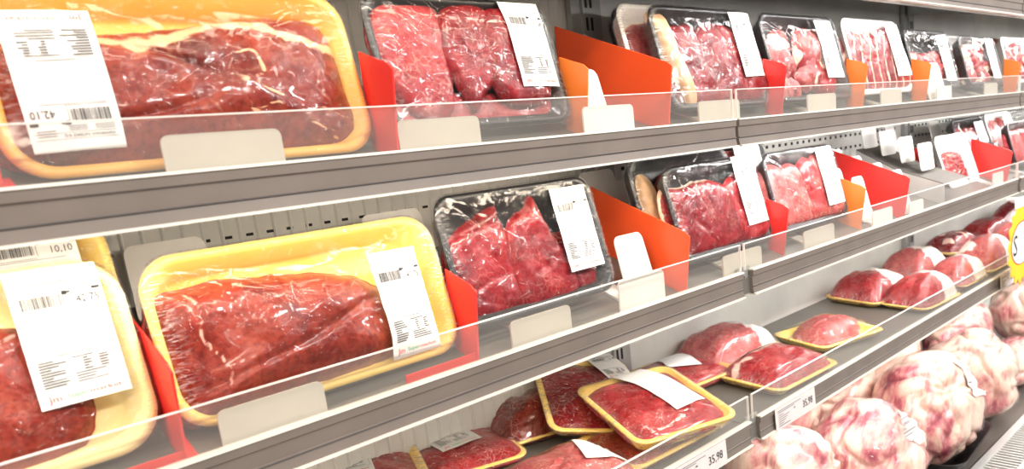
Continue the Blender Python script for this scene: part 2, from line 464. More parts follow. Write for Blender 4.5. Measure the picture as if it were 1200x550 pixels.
back_panel(SEAM[0], SEAM[1], 'ribbed', 0)
back_panel(SEAM[1], SEAM[2], 'plain', 1)
back_panel(SEAM[2], SEAM[3], 'plain', 2)
for sx in SEAM[1:3]:
    mb = MB(); c = sx+.012; zt, zb = .45, -.75; y = YB
    mb.prism_x([(y-.002, zb), (y-.012, zb), (y-.012, zt), (y-.002, zt)], c-.036, c-.014, 0)
    mb.prism_x([(y-.002, zb), (y-.016, zb), (y-.016, zt), (y-.002, zt)], c-.014, c+.016, 0)
    mb.prism_x([(y-.002, zb), (y-.009, zb), (y-.009, zt), (y-.002, zt)], c+.016, c+.036, 0)
    z = -.74
    while z < .44:
        for dx in (-.006, .005): mb.box(c+dx-.0022, c+dx+.0022, y-.0168, y-.012, z, z+.019, 1)
        z += .033
    mb.build('upright', [M['upright'], M['hole']], case)
# bottom deck, kick front and the slotted air grille
mb = MB(); mb.box(SEAM[0], SEAM[3], .490, YB, -.775, -.755); mb.build('bottom_deck', M['deck'], case)
mb = MB()
mb.box(SEAM[0], SEAM[3], .36, .490, -.765, -.7565, 1)
x = SEAM[0]
for y0, y1 in ((.372, .376), (.412, .418), (.474, .490)): mb.box(SEAM[0], SEAM[3], y0, y1, -.757, -.745)
mb.box(SEAM[0], SEAM[3], .36, .376, -.757, -.744)
while x < SEAM[3]-.01:
    mb.box(x, x+.0048, .376, .412, -.752, -.747); mb.box(x, x+.0048, .418, .474, -.752, -.747); x += .0145
mb.build('air_grille', [M['grille'], M['hole']], case)
mb = MB(); mb.prism_x([(.36, -.744), (.36, -1.20), (.345, -1.20), (.30, -.80), (.30, -.735), (.315, -.73)], SEAM[0], SEAM[3])
mb.build('front_bumper', M['grille'], case, bevel=.003)
mb = MB(); mb.box(SEAM[0], SEAM[3], .36, YB, -1.25, -.775); mb.build('base_cabinet', M['deck'], case)
mb = MB(); mb.box(-6, 8, -5, 6, -.02, 0); o = mb.build('floor', M['floor']); o['kind'] = 'structure'

def shelf(x0, x1, zt, sloped, label, guard=True, gap0=.0035, gap1=.0035, yback=YB-.018, ggap=None):
    lamp = ((1.6, (1, .86, .68)), (2.6, (1, .96, .92)), (2.9, (1, .97, .95)))[[i for i in range(3) if abs(SEAM[i]-x0) < .01][0]]
    root = thing('display_shelf', label, 'shelf', ((x0+x1)/2, YF, ZO+zt)); X0, X1 = x0-(x0+x1)/2, x1-(x0+x1)/2
    dz = -.012 if sloped else -.010; t = .42 if sloped else .075
    yb = yback-YF; sl = t
    mb = MB()
    mb.prism_x([(.006, dz+.0*sl), (yb, dz+sl*(yb-.01)), (yb, dz+sl*(yb-.01)-.006), (.03, dz-.006), (.03, dz-.022), (.006, dz-.022)], X0+.001, X1-.001)
    mb.build('deck', M['deck'], root)
    mb = MB(); a, b = X0+gap0, X1-gap1
    mb.prism_x([(.0, -.002), (.0, -.010), (.002, -.0115), (.002, -.0235), (.0005, -.0245), (.0005, -.0255), (.002, -.0262), (.0, -.036), (.006, -.036), (.006, -.002)], a, b, 0, [0,0,0,0,1,1,0,0,0,0])
    mb.build('price_rail', [M['rail'], M['groove']], root)
    mb = MB(); mb.prism_x([(-.0012, -.0025), (-.0012, -.0002), (.007, 0), (.007, -.0025)], a, b); mb.build('rail_top_lip', M['rail_lip'], root)
    mb = MB(); mb.prism_x([(-.003, -.0372), (-.003, -.0352), (.007, -.0345), (.007, -.0372)], a, b); mb.build('rail_bottom_lip', M['rail_lip'], root)
    if guard:
        g0, g1 = ggap or (.006, .006)
        H = .0365; mb = MB(); mb.box(X0+g0, X1-g1, .003, .0055, .0005, H, 0); mb.build('front_guard', M['guard'], root)
        mb = MB(); mb.box(X0+g0, X1-g1, .0028, .0057, H, H+.0011)
        mb.box(X0+g0-.001, X0+g0, .0028, .0057, .0005, H+.0011); mb.box(X1-g1, X1-g1+.001, .0028, .0057, .0005, H+.0011)
        mb.build('guard_edge', M['guard_edge'], root)
    mb = MB(); mb.prism_x([(.012, -.0225), (.012, -.0335), (.026, -.0335), (.030, -.0225)], X0+.02, X1-.02); mb.build('light_housing', M['white_plastic'], root)
    l = bpy.data.lights.new('shelf_lamp', 'AREA'); l.shape = 'RECTANGLE'; l.size = x1-x0-.06; l.size_y = .010; l.energy = lamp[0]*(.65 if zt > .1 else 1.25 if zt > 0 else .95 if zt > -.3 else .8); l.color = lamp[1]
    lo = bpy.data.objects.new('shelf_lamp', l); C.objects.link(lo); lo.location = ((x0+x1)/2, YF+.020, ZO+zt-.0345)
    lo.rotation_euler = Vector((0, .8, -1)).to_track_quat('-Z', 'Y').to_euler()
    for xx in (X0+.005, X1-.009):       # side bracket: a tapering plate under each end
        mb = MB(); mb.prism_x([(.012, dz-.008), (yb+.004, dz+sl*yb-.01), (yb+.004, dz+sl*yb-.075), (yb-.03, dz+sl*yb-.075), (.012, -.034)], xx, xx+.004)
        mb.build('bracket', M['upright'], root)
    # grey plate closing the rail joint
    mb = MB(); e = X0 if gap0 > .01 else None
    if e is not None: mb.box(X0-.006, X0+gap0+.004, .0075, .0105, -.036, .004); [mb.box(X0+.004, X0+.009, .0070, .0076, z, z+.005, 1) for z in (-.014, -.024)]; mb.build('joint_plate', [M['upright'], M['hole']], root)
    return root
T1, T2, T3 = .023, -.183, -.402
shelf(SEAM[0], SEAM[1], T1, True, 'upper grey shelf section at left carrying the big roast and steak trays')
shelf(SEAM[1], SEAM[2], T1, True, 'upper grey shelf section at right of the rail joint, full row of trays')
shelf(SEAM[2], SEAM[3], T1, True, 'upper grey shelf section at the far right edge of the picture')
shelf(SEAM[0], SEAM[1], T2, True, 'middle grey shelf section at left carrying the two yellow trays', gap1=.005)
shelf(SEAM[1], SEAM[2], T2, True, 'middle grey shelf section at right with the empty lanes and red dividers', gap0=.020)
shelf(SEAM[2], SEAM[3], T2, True, 'middle grey shelf section at the far right edge of the picture', gap0=.020)
shelf(SEAM[0], SEAM[1], T3, False, 'lower flat shelf section at left with the overlapping yellow meat trays', gap1=.006)
shelf(SEAM[1], SEAM[2], T3, False, 'lower flat shelf section at right with a bare steel patch in the middle', gap0=.020)
shelf(SEAM[2], SEAM[3], T3, False, 'lower flat shelf section at the far right edge of the picture', gap0=.020)
for i, lb in ((0, 'topmost shelf section above the left trays'), (1, 'topmost grey shelf section in the upper right corner'), (2, 'topmost shelf section at the far right end')):
    shelf(SEAM[i], SEAM[i+1], .232, True, lb, guard=False)

# ------------------------------------------------------------------ dividers
def divider(x, s, mat, label, y1=.72, foot=0, yf=.562):
    z = s
    prof = [(yf, z+.002), (yf-.011, z+.078), (yf-.004, z+.084), (y1, z+.084+.445*(y1-yf)), (y1, z+.003+.42*(y1-yf))]
    mb = MB(); mb.prism_x([(a-yf, b-z) for a, b in prof], -.0009, .0009)
    # folded foot that sits on the deck
    mb.prism_x([(0, .001), (y1-yf, .001+.42*(y1-yf)), (y1-yf, .0028+.42*(y1-yf)), (0, .0028)], -.0009, .011)
    if foot: mb.prism_x([(.002, .0002), (y1-yf, .0002+.42*(y1-yf)), (y1-yf, .0018+.42*(y1-yf)), (.004, .0018), (.002, .016), (.0004, .016)], -foot, -.0009)
    o = mb.build('lane_divider', mat); o.location = (x, yf, z+ZO+.001)
    tag(o, label, 'divider'); return o
divider(.080, S1, M['red'], 'red divider at the far left edge of the upper shelf', y1=.60)
divider(.376, S1, M['red'], 'red divider between the big roast and the first black steak tray, upper shelf', y1=.60)
divider(.638, S1, M['orange'], 'short orange divider right beside the three-steak tray on the upper shelf', y1=.605, yf=.575)
divider(.772, S1, M['redorange'], 'long orange-red divider beside the empty lane on the upper shelf', y1=.735)
divider(1.069, S1, M['red'], 'red divider right of the bone-edged steak tray on the upper shelf', y1=.60, yf=.575)
divider(1.345, S1, M['orange'], 'orange divider between the beef chunk tray and the striped steak tray', y1=.60, yf=.575)
divider(1.632, S1, M['orange'], 'orange divider right of the striped steak tray on the upper shelf', y1=.60, yf=.575)
divider(2.215, S1, M['orange'], 'orange divider nearest the right edge of the upper shelf', y1=.60, yf=.575)
divider(.150, S2, M['red'], 'thin red divider seen edge-on between the two yellow trays, middle shelf', y1=.70, foot=.10)
divider(.437, S2, M['red'], 'red divider at the right end of the long yellow roast tray', y1=.60, yf=.566, foot=.085)
divider(.560, S2, M['red'], 'red divider tip showing behind the black steak tray, middle shelf', y1=.74, yf=.66)
divider(.785, S2, M['redorange'], 'long orange-red divider right of the black steak tray, middle shelf', y1=.71)
divider(1.060, S2, M['red'], 'short red divider between the two black trays by the rail joint, middle shelf', y1=.60, yf=.575)
divider(1.330, S2, M['orange'], 'short orange divider right of the label tray beside the big red divider, middle shelf', y1=.62, yf=.575)
divider(1.490, S2, M['red'], 'big red divider beside the row of empty white pushers, middle shelf', y1=.715)
divider(1.985, S2, M['red'], 'dark red divider at the back behind the white pushers, middle shelf', y1=.75, yf=.655)
divider(2.118, S2, M['red'], 'red divider right of the white mince tray, middle shelf', y1=.64)
divider(2.50, S2, M['red'], 'red divider at the back near the right edge, middle shelf', y1=.67, yf=.60)

# ------------------------------------------------------------------ white stops and pushers
def paddle_mesh(w, h, t=.002, r=.008, taper=.0):
    pts = [(x, y+h/2) for x, y in rrect(w, h, r, 4)]
    pts = [(x*(1-taper*(y/h)), y) for x, y in pts]; n = len(pts)
    v = [(x, 0, y) for x, y in pts]+[(x, t, y) for x, y in pts]
    f = [[j for j in range(n)][::-1], [n+j for j in range(n)]]+[[j, (j+1) % n, n+(j+1) % n, n+j] for j in range(n)]
    return v, f
def stop(x0, x1, s, label, h=.036, mat='cream_plastic', yf=.563, paddles=(), ph=.078, pw=None, group=None, pc=None, tilt=14):
    """lane pusher: low front stop, slim track on the deck and tall paddles that slide on it"""
    w = x1-x0; root = thing('product_pusher', label, 'pusher', ((x0+x1)/2, yf, s+ZO+.0015), group=group)
    v, f = paddle_mesh(w, h, .0022, .006); mb = MB(); mb.add(v, f); mb.build('front_stop', M[mat], root)
    mb = MB(); mb.prism_x([(.002, .001), (.235, .001+.42*.235), (.235, .005+.42*.235), (.002, .005)], -.014, .014); mb.build('track', M[mat], root)
    for p in paddles:
        v, f = paddle_mesh(pw or w*.9, ph, .002, .010, .10); mb = MB(); mb.add(v, f)
        o = mb.build('paddle', M['white_plastic'], root); o.location = ((pc or (x0+x1)/2)-(x0+x1)/2, p-yf, .42*(p-yf)+.004); o.rotation_euler = (R(-tilt), 0, 0)
    return root
stop(.180, .271, S1, 'cream front stop in front of the big wrapped roast, upper shelf')
stop(.380, .474, S1, 'cream front stop in front of the three-steak tray, upper shelf')
stop(.622, .708, S1, 'white pusher pushed to the front of the empty lane, upper shelf', mat='white_plastic', paddles=(.585,), ph=.072, pw=.058, pc=.668, h=.038)
stop(.840, .936, S1, 'cream front stop at the rail joint below the bone-edged steaks', paddles=(.765,), ph=.075, pw=.06, pc=.868)
stop(1.128, 1.222, S1, 'cream front stop below the beef chunk tray, upper shelf')
stop(1.395, 1.485, S1, 'cream front stop below the striped steak tray, upper shelf')
stop(1.660, 1.740, S1, 'white pusher with a raised paddle before the small chunk tray', paddles=(.572,), ph=.08, pw=.10, pc=1.70, mat='white_plastic')
stop(1.945, 2.035, S1, 'cream front stop below the marbled chunk tray, upper shelf')
stop(2.250, 2.330, S1, 'cream front stop at the right edge of the upper shelf')
stop(.178, .268, S2, 'cream front stop seen through the guard below the long yellow roast tray', paddles=(.755,), ph=.078, pw=.085, pc=.230)
stop(.482, .571, S2, 'cream front stop below the black steak tray, middle shelf', paddles=(.735,), ph=.082, pw=.09, pc=.482)
stop(.655, .742, S2, 'white folded pusher at the front of the empty lane, middle shelf', mat='white_plastic', paddles=(.592,), ph=.075, pw=.06, pc=.735, h=.044)
stop(.875, .975, S2, 'cream front stop spanning the rail joint, middle shelf', paddles=(.750,), ph=.088, pw=.085, pc=.868)
stop(1.103, 1.205, S2, 'cream front stop below the tray right of the rail joint, middle shelf', paddles=(.735,), ph=.075, pw=.085, pc=.880)
stop(1.355, 1.440, S2, 'white pusher with front paddle between orange and big red divider', mat='white_plastic', paddles=(.585, .625), ph=.085, pw=.05, pc=1.39, h=.034)
stop(1.520, 1.590, S2, 'white pusher with paddles in a row just right of the big red divider', mat='white_plastic', paddles=(.572, .61, .65, .69), ph=.088, pw=.055, pc=1.535, h=.030)
stop(2.020, 2.095, S2, 'white front stop below the red divider near the mince tray', mat='white_plastic', paddles=(.76,), ph=.10, pw=.06, pc=1.98)
stop(2.280, 2.360, S2, 'white pusher standing at the back beyond the mince tray', mat='white_plastic', paddles=(.74,), ph=.095, pw=.075, pc=2.22)
# raised steel insert with its own row of white paddles
ins = thing('pusher_insert', 'raised steel insert carrying four white paddles in a slanting row, middle shelf', 'pusher', (1.80, .56, S2+ZO))
mb = MB(); mb.prism_x([(.005, .044), (.10, .080), (.185, .130), (.185, .134), (.10, .084), (.005, .048)], -.09, .055, 0); mb.build('sloping_plate', M['deck'], ins)
mb = MB(); mb.prism_x([(.005, .001), (.005, .046), (.10, .0815), (.185, .132), (.185, .079)], -.0915, -.09, 0); mb.build('side_cheek', M['grille'], ins)
for k, (yy, hh) in enumerate(((.615, .058), (.655, .056), (.695, .054), (.735, .052))):
    v, f = paddle_mesh(.075, hh, .002, .008); mb = MB(); mb.add(v, f); o = mb.build('paddle', M['white_plastic'], ins)
    o.location = (-.035, yy-.56, .049+.48*(yy-.56)); o.rotation_euler = (R(-8), 0, 0)

# ------------------------------------------------------------------ packs, upper shelf
def fat_edge(w=.06, side=None):
    def f(x, y, rho): return max(0, (rho-(1-w))/w)*1.0
    return f
def fat_noise(sc, thr, amt=1, seed=0, st=(1,1)):
    return lambda x, y, rho: max(0, min(1, (nz(x*st[0], y*st[1], seed, sc)-thr)*4))*amt

# big roast, yellow tray, cropped by the left and top edges of the photograph
b = (.088, .372, .016, .158)
roast = [(.092,.030),(.090,.070),(.10,.112),(.16,.122),(.22,.128),(.27,.136),(.33,.140),(.360,.128),(.366,.08),(.364,.035),(.30,.024),(.18,.022)]
def roast_fat(x, y, rho):
    yy = y; band = math.exp(-((yy-(.118+.010*math.sin(x*40)))/.006)**2)*.75
    vein = max(0, 1-abs(nz(x*1.6+y*.8, y*2.4-x*.6, 3.1, 22))*9)*(.85 if x > .03 else .35)*max(0, min(1, (nz(x, y, 7, 18)+.25)*3))
    return min(1, band+vein)
pack('roast_beef_pack', 'largest wrapped beef roast in a yellow tray with an upside-down label, upper left corner', 'packaged meat',
     meats=[dict(poly=rel(roast, *b), T=.036, z0=.006, pw=3.2, amp=.006, nfreq=22, rings=40, seg=180, groove=.0035, gf=14, fatfn=roast_fat, mat=meat(2, 1, marble=.25, vein=60, fat=(.74,.42,.24), scale=.8), name='beef_roast')],
     foam=M['amber'], lab=lab_rel(.106,.163,.032,.130,*b, rot=180, price='42,10'), film='film', seed=1, radius=.03,
     **stand(*b, .582, S1, 13, .030))
# black tray with three steaks
b = (.394, .632, .028, .163)
pack('steak_pack', 'black tray of three broad lean beef steaks with a white label at right, upper shelf', 'packaged meat',
     meats=[dict(poly=rel([(.397,.036),(.50,.034),(.624,.036),(.622,.068),(.50,.07),(.40,.074)], *b), T=.008, z0=.003, amp=.001, mat=meat(1, 2, marble=.15), name='steak'),
            dict(poly=rel([(.404,.143),(.430,.161),(.484,.158),(.487,.12),(.483,.078),(.476,.050),(.452,.038),(.426,.047),(.407,.075),(.398,.11)], *b), T=.012, z0=.007, amp=.0016, pw=8, mat=meat(1, 3, marble=.4, scale=1.1), name='steak', rings=24, seg=130, groove=.0012, gf=30),
            dict(poly=rel([(.487,.148),(.512,.160),(.536,.161),(.552,.146),(.546,.10),(.530,.074),(.514,.060),(.502,.046),(.492,.058),(.482,.082),(.475,.107)], *b), T=.012, z0=.012, amp=.0016, pw=6, mat=meat(0, 4, marble=.2), name='steak', groove=.001, gf=30),
            dict(poly=rel([(.538,.146),(.568,.156),(.600,.15),(.612,.09),(.605,.055),(.555,.050),(.530,.067),(.528,.10)], *b), T=.012, z0=.015, amp=.0012, pw=6, mat=meat(0, 5, marble=.2), name='steak')],
     foam=M['black'], lab=lab_rel(.562,.620,.066,.160,*b, price='31,28', title='PATINHO KG'), seed=2, **stand(*b, .580, S1, 14, .020))
# stack of three leaning trays by the joint
def slices(b, n, seed, kinds=(1,0), T=.010, fat=None, x0=None, x1=None, top=.86, lean=.0, marble=.3, pw=6):
    rng = random.Random(seed); out = []
    a0 = x0 if x0 is not None else .06; a1 = x1 if x1 is not None else .94
    w = (a1-a0)/n*1.04
    for i in range(n):
        c = a0+w*(i+.5); ww = w*.74; ln = lean
        p = [(c-ww, .10+rng.uniform(-.03,.03)), (c-ww*.2, .06), (c+ww*.8, .10), (c+ww*.95, .35), (c+ww*.85, .6+rng.uniform(-.05,.05)), (c+ww*.72, top-.06+rng.uniform(-.10,.05)), (c+ww*.15, top+rng.uniform(-.08,.04)), (c-ww*.70, top-.06+rng.uniform(-.10,.06)), (c-ww*.95, .55+rng.uniform(-.06,.06)), (c-ww, .3)]
        p = [(x-ln*(y-.5), y) for x, y in p]
        out.append(dict(poly=p, T=T, z0=.004+.0022*i, amp=.0018, pw=pw, nfreq=45, seed_=0, groove=.0012, gf=26, mat=meat(kinds[i % len(kinds)], seed*3+i, marble=marble), name='steak', tilt=(.04, 0), fatfn=fat))
        out[-1].pop('seed_')
    return out
b = (.905, 1.13, .060, .205)
pack('steak_pack', 'rearmost dark tray with one fat-rimmed steak, behind the bone-edged steaks', 'packaged meat',
     meats=[dict(poly=[(.08,.1),(.5,.06),(.92,.12),(.95,.6),(.8,.82),(.4,.86),(.14,.78),(.07,.45)], T=.014, z0=.003, fatfn=fat_edge(.07), mat=meat(1, 9, fat=(.85,.60,.55)), name='steak')],
     foam=M['black'], seed=3, **stand(*b, .700, S1-.004, 14, .020))
b = (.800, 1.050, .036, .176)
pack('steak_pack', 'middle tray of the leaning stack with crinkled film at its left side, upper shelf', 'packaged meat',
     meats=[dict(poly=[(.08,.1),(.5,.06),(.92,.12),(.95,.6),(.8,.82),(.4,.88),(.10,.80),(.07,.45)], T=.014, z0=.003, fatfn=fat_edge(.05), mat=meat(3, 8), name='steak')],
     foam=M['white_foam'], seed=4, film='film_wild', film_gather=1, **stand(*b, .612, S1+.004, 14, .020))
b = (.822, 1.062, .030, .172)
bone = dict(poly=[(.03,.93),(.11,.955),(.155,.93),(.165,.72),(.215,.42),(.275,.12),(.235,.055),(.175,.09),(.115,.40),(.05,.72)], T=.017, z0=.008, amp=.0015, pw=3, mat=plain('bone_fat', (.80,.52,.30), .45, var=.22, vscale=45, bmp=.3, coat=.3), name='fat_strip')
ms = slices(b, 3, 11, (0,0,0), .013, None, .17, .99, .88, .10, .25)
pack('steak_pack', 'foremost black tray of steaks with a pale bone strip down its left side, upper shelf', 'packaged meat', meats=ms+[bone],
     foam=M['black'], lab=lab_rel(1.008,1.066,.072,.168,*b, rot=1, price='35,47', title='CONTRA FILE KG'), film='film_wild', film_gather=1, seed=5, **stand(*b, .580, S1, 14, .020))
# chunks
def chunks(b, n, seed, kinds=(1,3,0), sz=.16, T=.018, fat=None, ytop=.85, fatc=(.85,.62,.50), x1=.95):
    rng = random.Random(seed); out = []
    for i in range(n):
        cx = rng.uniform(.12, x1-.10); cy = .14+(ytop-.22)*((i*0.618) % 1); r = sz*rng.uniform(.75, 1.3); a0 = rng.uniform(0, 6)
        k = 7; p = []
        for j in range(k):
            a = a0+2*PI*j/k; rr = r*rng.uniform(.75, 1.2); p.append((min(x1, max(.04, cx+rr*.62*math.cos(a))), min(ytop+.04, max(.05, cy+rr*math.sin(a)))))
        out.append(dict(poly=p, T=T*rng.uniform(.6,1.0), z0=.003+.004*rng.random(), amp=.004, nfreq=60, pw=2.4, rings=12, seg=56, mat=meat(kinds[i % len(kinds)], (seed+i) % 5, marble=.5, fat=fatc), fatfn=fat, name='meat_chunk'))
    return out
b = (1.092, 1.342, .030, .172)
pack('beef_chunk_pack', 'tray of pink beef chunks with white fat, second tray right of the upper rail joint', 'packaged meat',
     meats=chunks(b, 15, 21, (3,1,3), .20, .022, fat_noise(28, .18, 1, 4)), foam=M['black'], lab=lab_rel(1.262,1.322,.066,.164,*b, price='24,15', title='ACEM KG'), film='film_wild', seed=6, **stand(*b, .580, S1, 14, .022))
b = (1.368, 1.612, .034, .174)
def stripe(x, y, rho): return max(0, .95-abs(((x*34+.8*math.sin(y*22)+10) % 1)-.5)*6.5)
pack('steak_pack', 'tray of long beef strips with cream fat stripes, upper shelf', 'packaged meat',
     meats=[dict(m_, fatfn=stripe) for m_ in slices(b, 4, 13, (0,1), .013, None, .05, .95, .90, .12, .2)], foam=M['white_foam'], lab=lab_rel(1.545,1.604,.064,.166,*b, price='28,90', title='COSTELA KG'), film='film_wild', seed=7, **stand(*b, .580, S1, 14, .020))
b = (1.640, 1.880, .034, .160)
pack('beef_chunk_pack', 'shorter dark tray of red beef chunks behind a white paddle, upper shelf', 'packaged meat',
     meats=chunks(b, 13, 31, (1,1,3), .19, .018, fat_noise(30, .28, 1, 2), ytop=.66), foam=M['black'], lab=lab_rel(1.800,1.862,.050,.150,*b, price='19,60', title='MUSCULO KG'), seed=8, **stand(*b, .582, S1, 14, .020))
b = (1.915, 2.140, .036, .158)
pack('beef_chunk_pack', 'tray hidden behind the marbled chunk tray, only its pale rim showing, upper shelf', 'packaged meat',
     meats=chunks(b, 6, 35, (1,3), .22, .014), foam=M['white_foam'], lab=None, seed=9, **stand(*b, .625, S1+.006, 14, .020))
b = (1.935, 2.185, .036, .152)
pack('beef_chunk_pack', 'tray of marbled beef chunks with cream fat beside the orange divider, upper shelf', 'packaged meat',
     meats=chunks(b, 15, 33, (1,3,0), .20, .018, fat_noise(34, .05, 1, 8), ytop=.9), foam=M['black'], lab=lab_rel(2.105,2.162,.050,.145,*b, price='22,05', title='FRALDINHA KG'), film='film_wild', seed=10, **stand(*b, .580, S1, 14, .020))
b = (2.240, 2.490, .036, .156)
pack('beef_chunk_pack', 'rightmost upper shelf tray of brownish marbled beef cut by the picture edge', 'packaged meat',
     meats=chunks(b, 15, 43, (2,1,0), .20, .018, fat_noise(34, .12, 1, 5), ytop=.92), foam=M['white_foam'], lab=lab_rel(2.405,2.465,.050,.145,*b, price='21,70', title='ACEM KG'), seed=11, **stand(*b, .580, S1, 14, .020))
# dark vacuum packs lying at the back of the upper shelf
for k, (cx, lb) in enumerate(((2.35, 'dark red vacuum-packed meat lying at the back of the upper shelf, nearer one'), (2.60, 'dark vacuum-packed meat lying at the back of the upper shelf, farther one'))):
    t = thing('vacuum_packed_meat', lb, 'packaged meat', (cx, .765, .1285+ZO), (R(22.8), 0, 0))
    V, F, A = blob([(-.12,-.03),(0,-.042),(.12,-.03),(.125,.02),(0,.03),(-.12,.02)], .065, 0, 2.4, .004, 25, seed=k)
    mesh_obj('meat', V, F, meat(2, 60+k), t, attr={'fat': A})
    V2 = [(x*1.06, y*1.06, z*1.05+.001) for x, y, z in V]; mesh_obj('vacuum_bag', V2, F, M['film_bag'], t)

# ------------------------------------------------------------------ packs, middle shelf
b = (-.110, .156, .034, .198)
pack('beef_pack', 'yellow tray standing behind the leftmost tray, only its top and barcode showing', 'packaged meat',
     meats=[dict(poly=[(.06,.1),(.9,.08),(.93,.6),(.7,.8),(.1,.8)], T=.016, mat=meat(0, 51), name='steak')], foam=M['yellow'],
     lab=lab_rel(.072,.134,.100,.196,*b, price='10,10', title='COXAO MOLE KG'), seed=12, radius=.03, **stand(*b, .628, S2+.006, 14, .024))
b = (-.120, .146, .022, .170)
pack('beef_pack', 'leftmost yellow tray with a large blank-white label over dark beef, middle shelf', 'packaged meat',
     meats=[dict(poly=[(.05,.1),(.55,.05),(.80,.09),(.86,.35),(.80,.62),(.72,.74),(.4,.80),(.08,.78)], T=.022, z0=.005, pw=4, amp=.003, nfreq=30, rings=26, seg=120, mat=meat(2, 52, marble=.06), groove=.002, name='beef_cut')], foam=M['cream'],
     lab=lab_rel(.073,.132,.068,.166,*b, price='42,75', title='COXAO MOLE KG'), seed=13, radius=.034, **stand(*b, .578, S2, 14, .026))
b = (.156, .434, .022, .162)
rst = [(.160,.128),(.200,.137),(.240,.136),(.290,.130),(.330,.122),(.362,.106),(.388,.070),(.375,.036),(.300,.025),(.200,.024),(.162,.030),(.157,.08)]
def crease(x, y, rho):
    xx = x+.295; d = abs(xx-(.185+.55*(.13-y)*.35+.004*math.sin(y*120))); return .75*max(0, 1-d/.0035)*(1 if y > .05 else 0)
pack('roast_beef_pack', 'long yellow tray with a smooth dark beef roast and label at right, middle shelf', 'packaged meat',
     meats=[dict(poly=rel(rst, *b), T=.046, z0=.004, pw=2.8, amp=.005, nfreq=20, rings=36, seg=180, groove=.0030, gf=12, fatfn=crease, mat=meat(2, 55, marble=.03, scale=.9, fat=(.75,.42,.33)), name='beef_roast')],
     foam=M['yellow'], lab=lab_rel(.349,.405,.030,.131,*b, price='42,75', title='MAMINHA NOBRE KG'), film='film', film_gather=.9, seed=14, radius=.03, **stand(*b, .578, S2, 14, .030))
b = (.446, .682, .034, .176)
pack('steak_pack', 'black tray of dark red thin steaks beside the middle shelf orange-red divider', 'packaged meat',
     meats=[dict(poly=rel([(.610,.112),(.625,.118),(.662,.10),(.668,.055),(.655,.042),(.610,.045),(.602,.08)], *b), T=.010, z0=.003, mat=meat(0, 66), name='steak', amp=.002, pw=6),
            dict(poly=rel([(.453,.122),(.470,.137),(.500,.150),(.536,.160),(.540,.150),(.545,.120),(.550,.05),(.530,.038),(.475,.040),(.450,.050),(.447,.09)], *b), T=.011, z0=.004, amp=.0022, pw=7, nfreq=35, rings=24, seg=120, groove=.0018, gf=22, mat=meat(0, 61, marble=.14, scale=1.2), name='steak'),
            dict(poly=rel([(.540,.128),(.560,.146),(.578,.152),(.590,.166),(.597,.150),(.604,.120),(.622,.085),(.628,.045),(.590,.038),(.540,.040),(.532,.09)], *b), T=.012, z0=.008, amp=.0022, pw=7, nfreq=35, rings=24, seg=120, groove=.002, gf=24, mat=meat(0, 62, marble=.14, scale=1.2), name='steak')],
     foam=M['black'], lab=lab_rel(.611,.669,.066,.165,*b, price='36,21', title='ALCATRA KG'), seed=15, film_gather=.6, **stand(*b, .580, S2, 14, .022))
b = (.800, 1.045, .038, .184)
pack('steak_pack', 'tray behind the joint steak tray with a cream bone strip at its left, middle shelf', 'packaged meat',
     meats=[dict(poly=[(.3,.1),(.8,.06),(.95,.3),(.9,.8),(.4,.84),(.24,.6)], T=.010, mat=meat(0, 71), name='steak'),
            dict(poly=[(.12,.82),(.19,.84),(.23,.7),(.27,.2),(.2,.1),(.13,.2),(.10,.6)], T=.017, z0=.004, mat=plain('bone_fat', (.80,.52,.30), .45, var=.22, vscale=45, bmp=.3, coat=.3), name='fat_strip')],
     foam=M['black'], seed=16, film='film_wild', film_gather=1, **stand(*b, .614, S2+.004, 14, .020))
b = (.826, 1.058, .034, .170)
ms = [dict(m_, fatfn=(lambda x, y, rho: .9*max(0, (rho-.90)/.10) if x < .0 else 0)) for m_ in slices(b, 3, 17, (0,0,1), .012, None, .05, .96, .84, .05, .2)]
pack('steak_pack', 'black tray of three thin-fat-edged steaks just left of the middle rail joint', 'packaged meat', meats=ms,
     foam=M['black'], lab=lab_rel(.996,1.052,.065,.170,*b, rot=1, price='33,90', title='CONTRA FILE KG'), seed=17, film_gather=.8, **stand(*b, .580, S2, 14, .020))
b = (1.010, 1.220, .050, .190)
pack('steak_pack', 'dark tray peeking out behind the tray right of the middle rail joint', 'packaged meat',
     meats=[dict(poly=[(.1,.1),(.9,.08),(.93,.6),(.7,.9),(.1,.9)], T=.012, mat=meat(3, 73), name='steak')], foam=M['black'], lab=lab_rel(1.12,1.20,.140,.188,*b, print=False), seed=18, **stand(*b, .650, S2+.004, 14, .020))
b = (1.084, 1.322, .036, .168)
pack('steak_pack', 'tray of light pink shingled steaks with a label, right of the middle rail joint', 'packaged meat',
     meats=slices(b, 4, 19, (3,3,1), .012, None, .05, .90, .90, .05, .6), foam=M['black'], lab=lab_rel(1.252,1.310,.062,.164,*b, price='27,40', title='LAGARTO KG'), seed=19, **stand(*b, .580, S2, 14, .020))
b = (1.870, 2.078, .014, .140)
pack('minced_beef_pack', 'small white tray of minced beef with a wide white label and red divider beside it', 'packaged meat',
     meats=[dict(poly=[(.22,.10),(.50,.08),(.66,.10),(.70,.40),(.66,.64),(.45,.70),(.26,.66),(.20,.40)], T=.018, z0=.003, amp=.007, nfreq=150, pw=5, rings=40, seg=120, edge=.003, mat=meat(1, 91, marble=.3, scale=1.5), fatfn=fat_noise(160, .30, .8, 3), name='minced_beef')], foam=M['white_foam'], lab=lab_rel(1.998,2.060,.016,.074,*b, print=False), seed=20, flare=.022, **stand(*b, .602, S2+.006, 17, .020))
b = (2.18, 2.42, .012, .140)
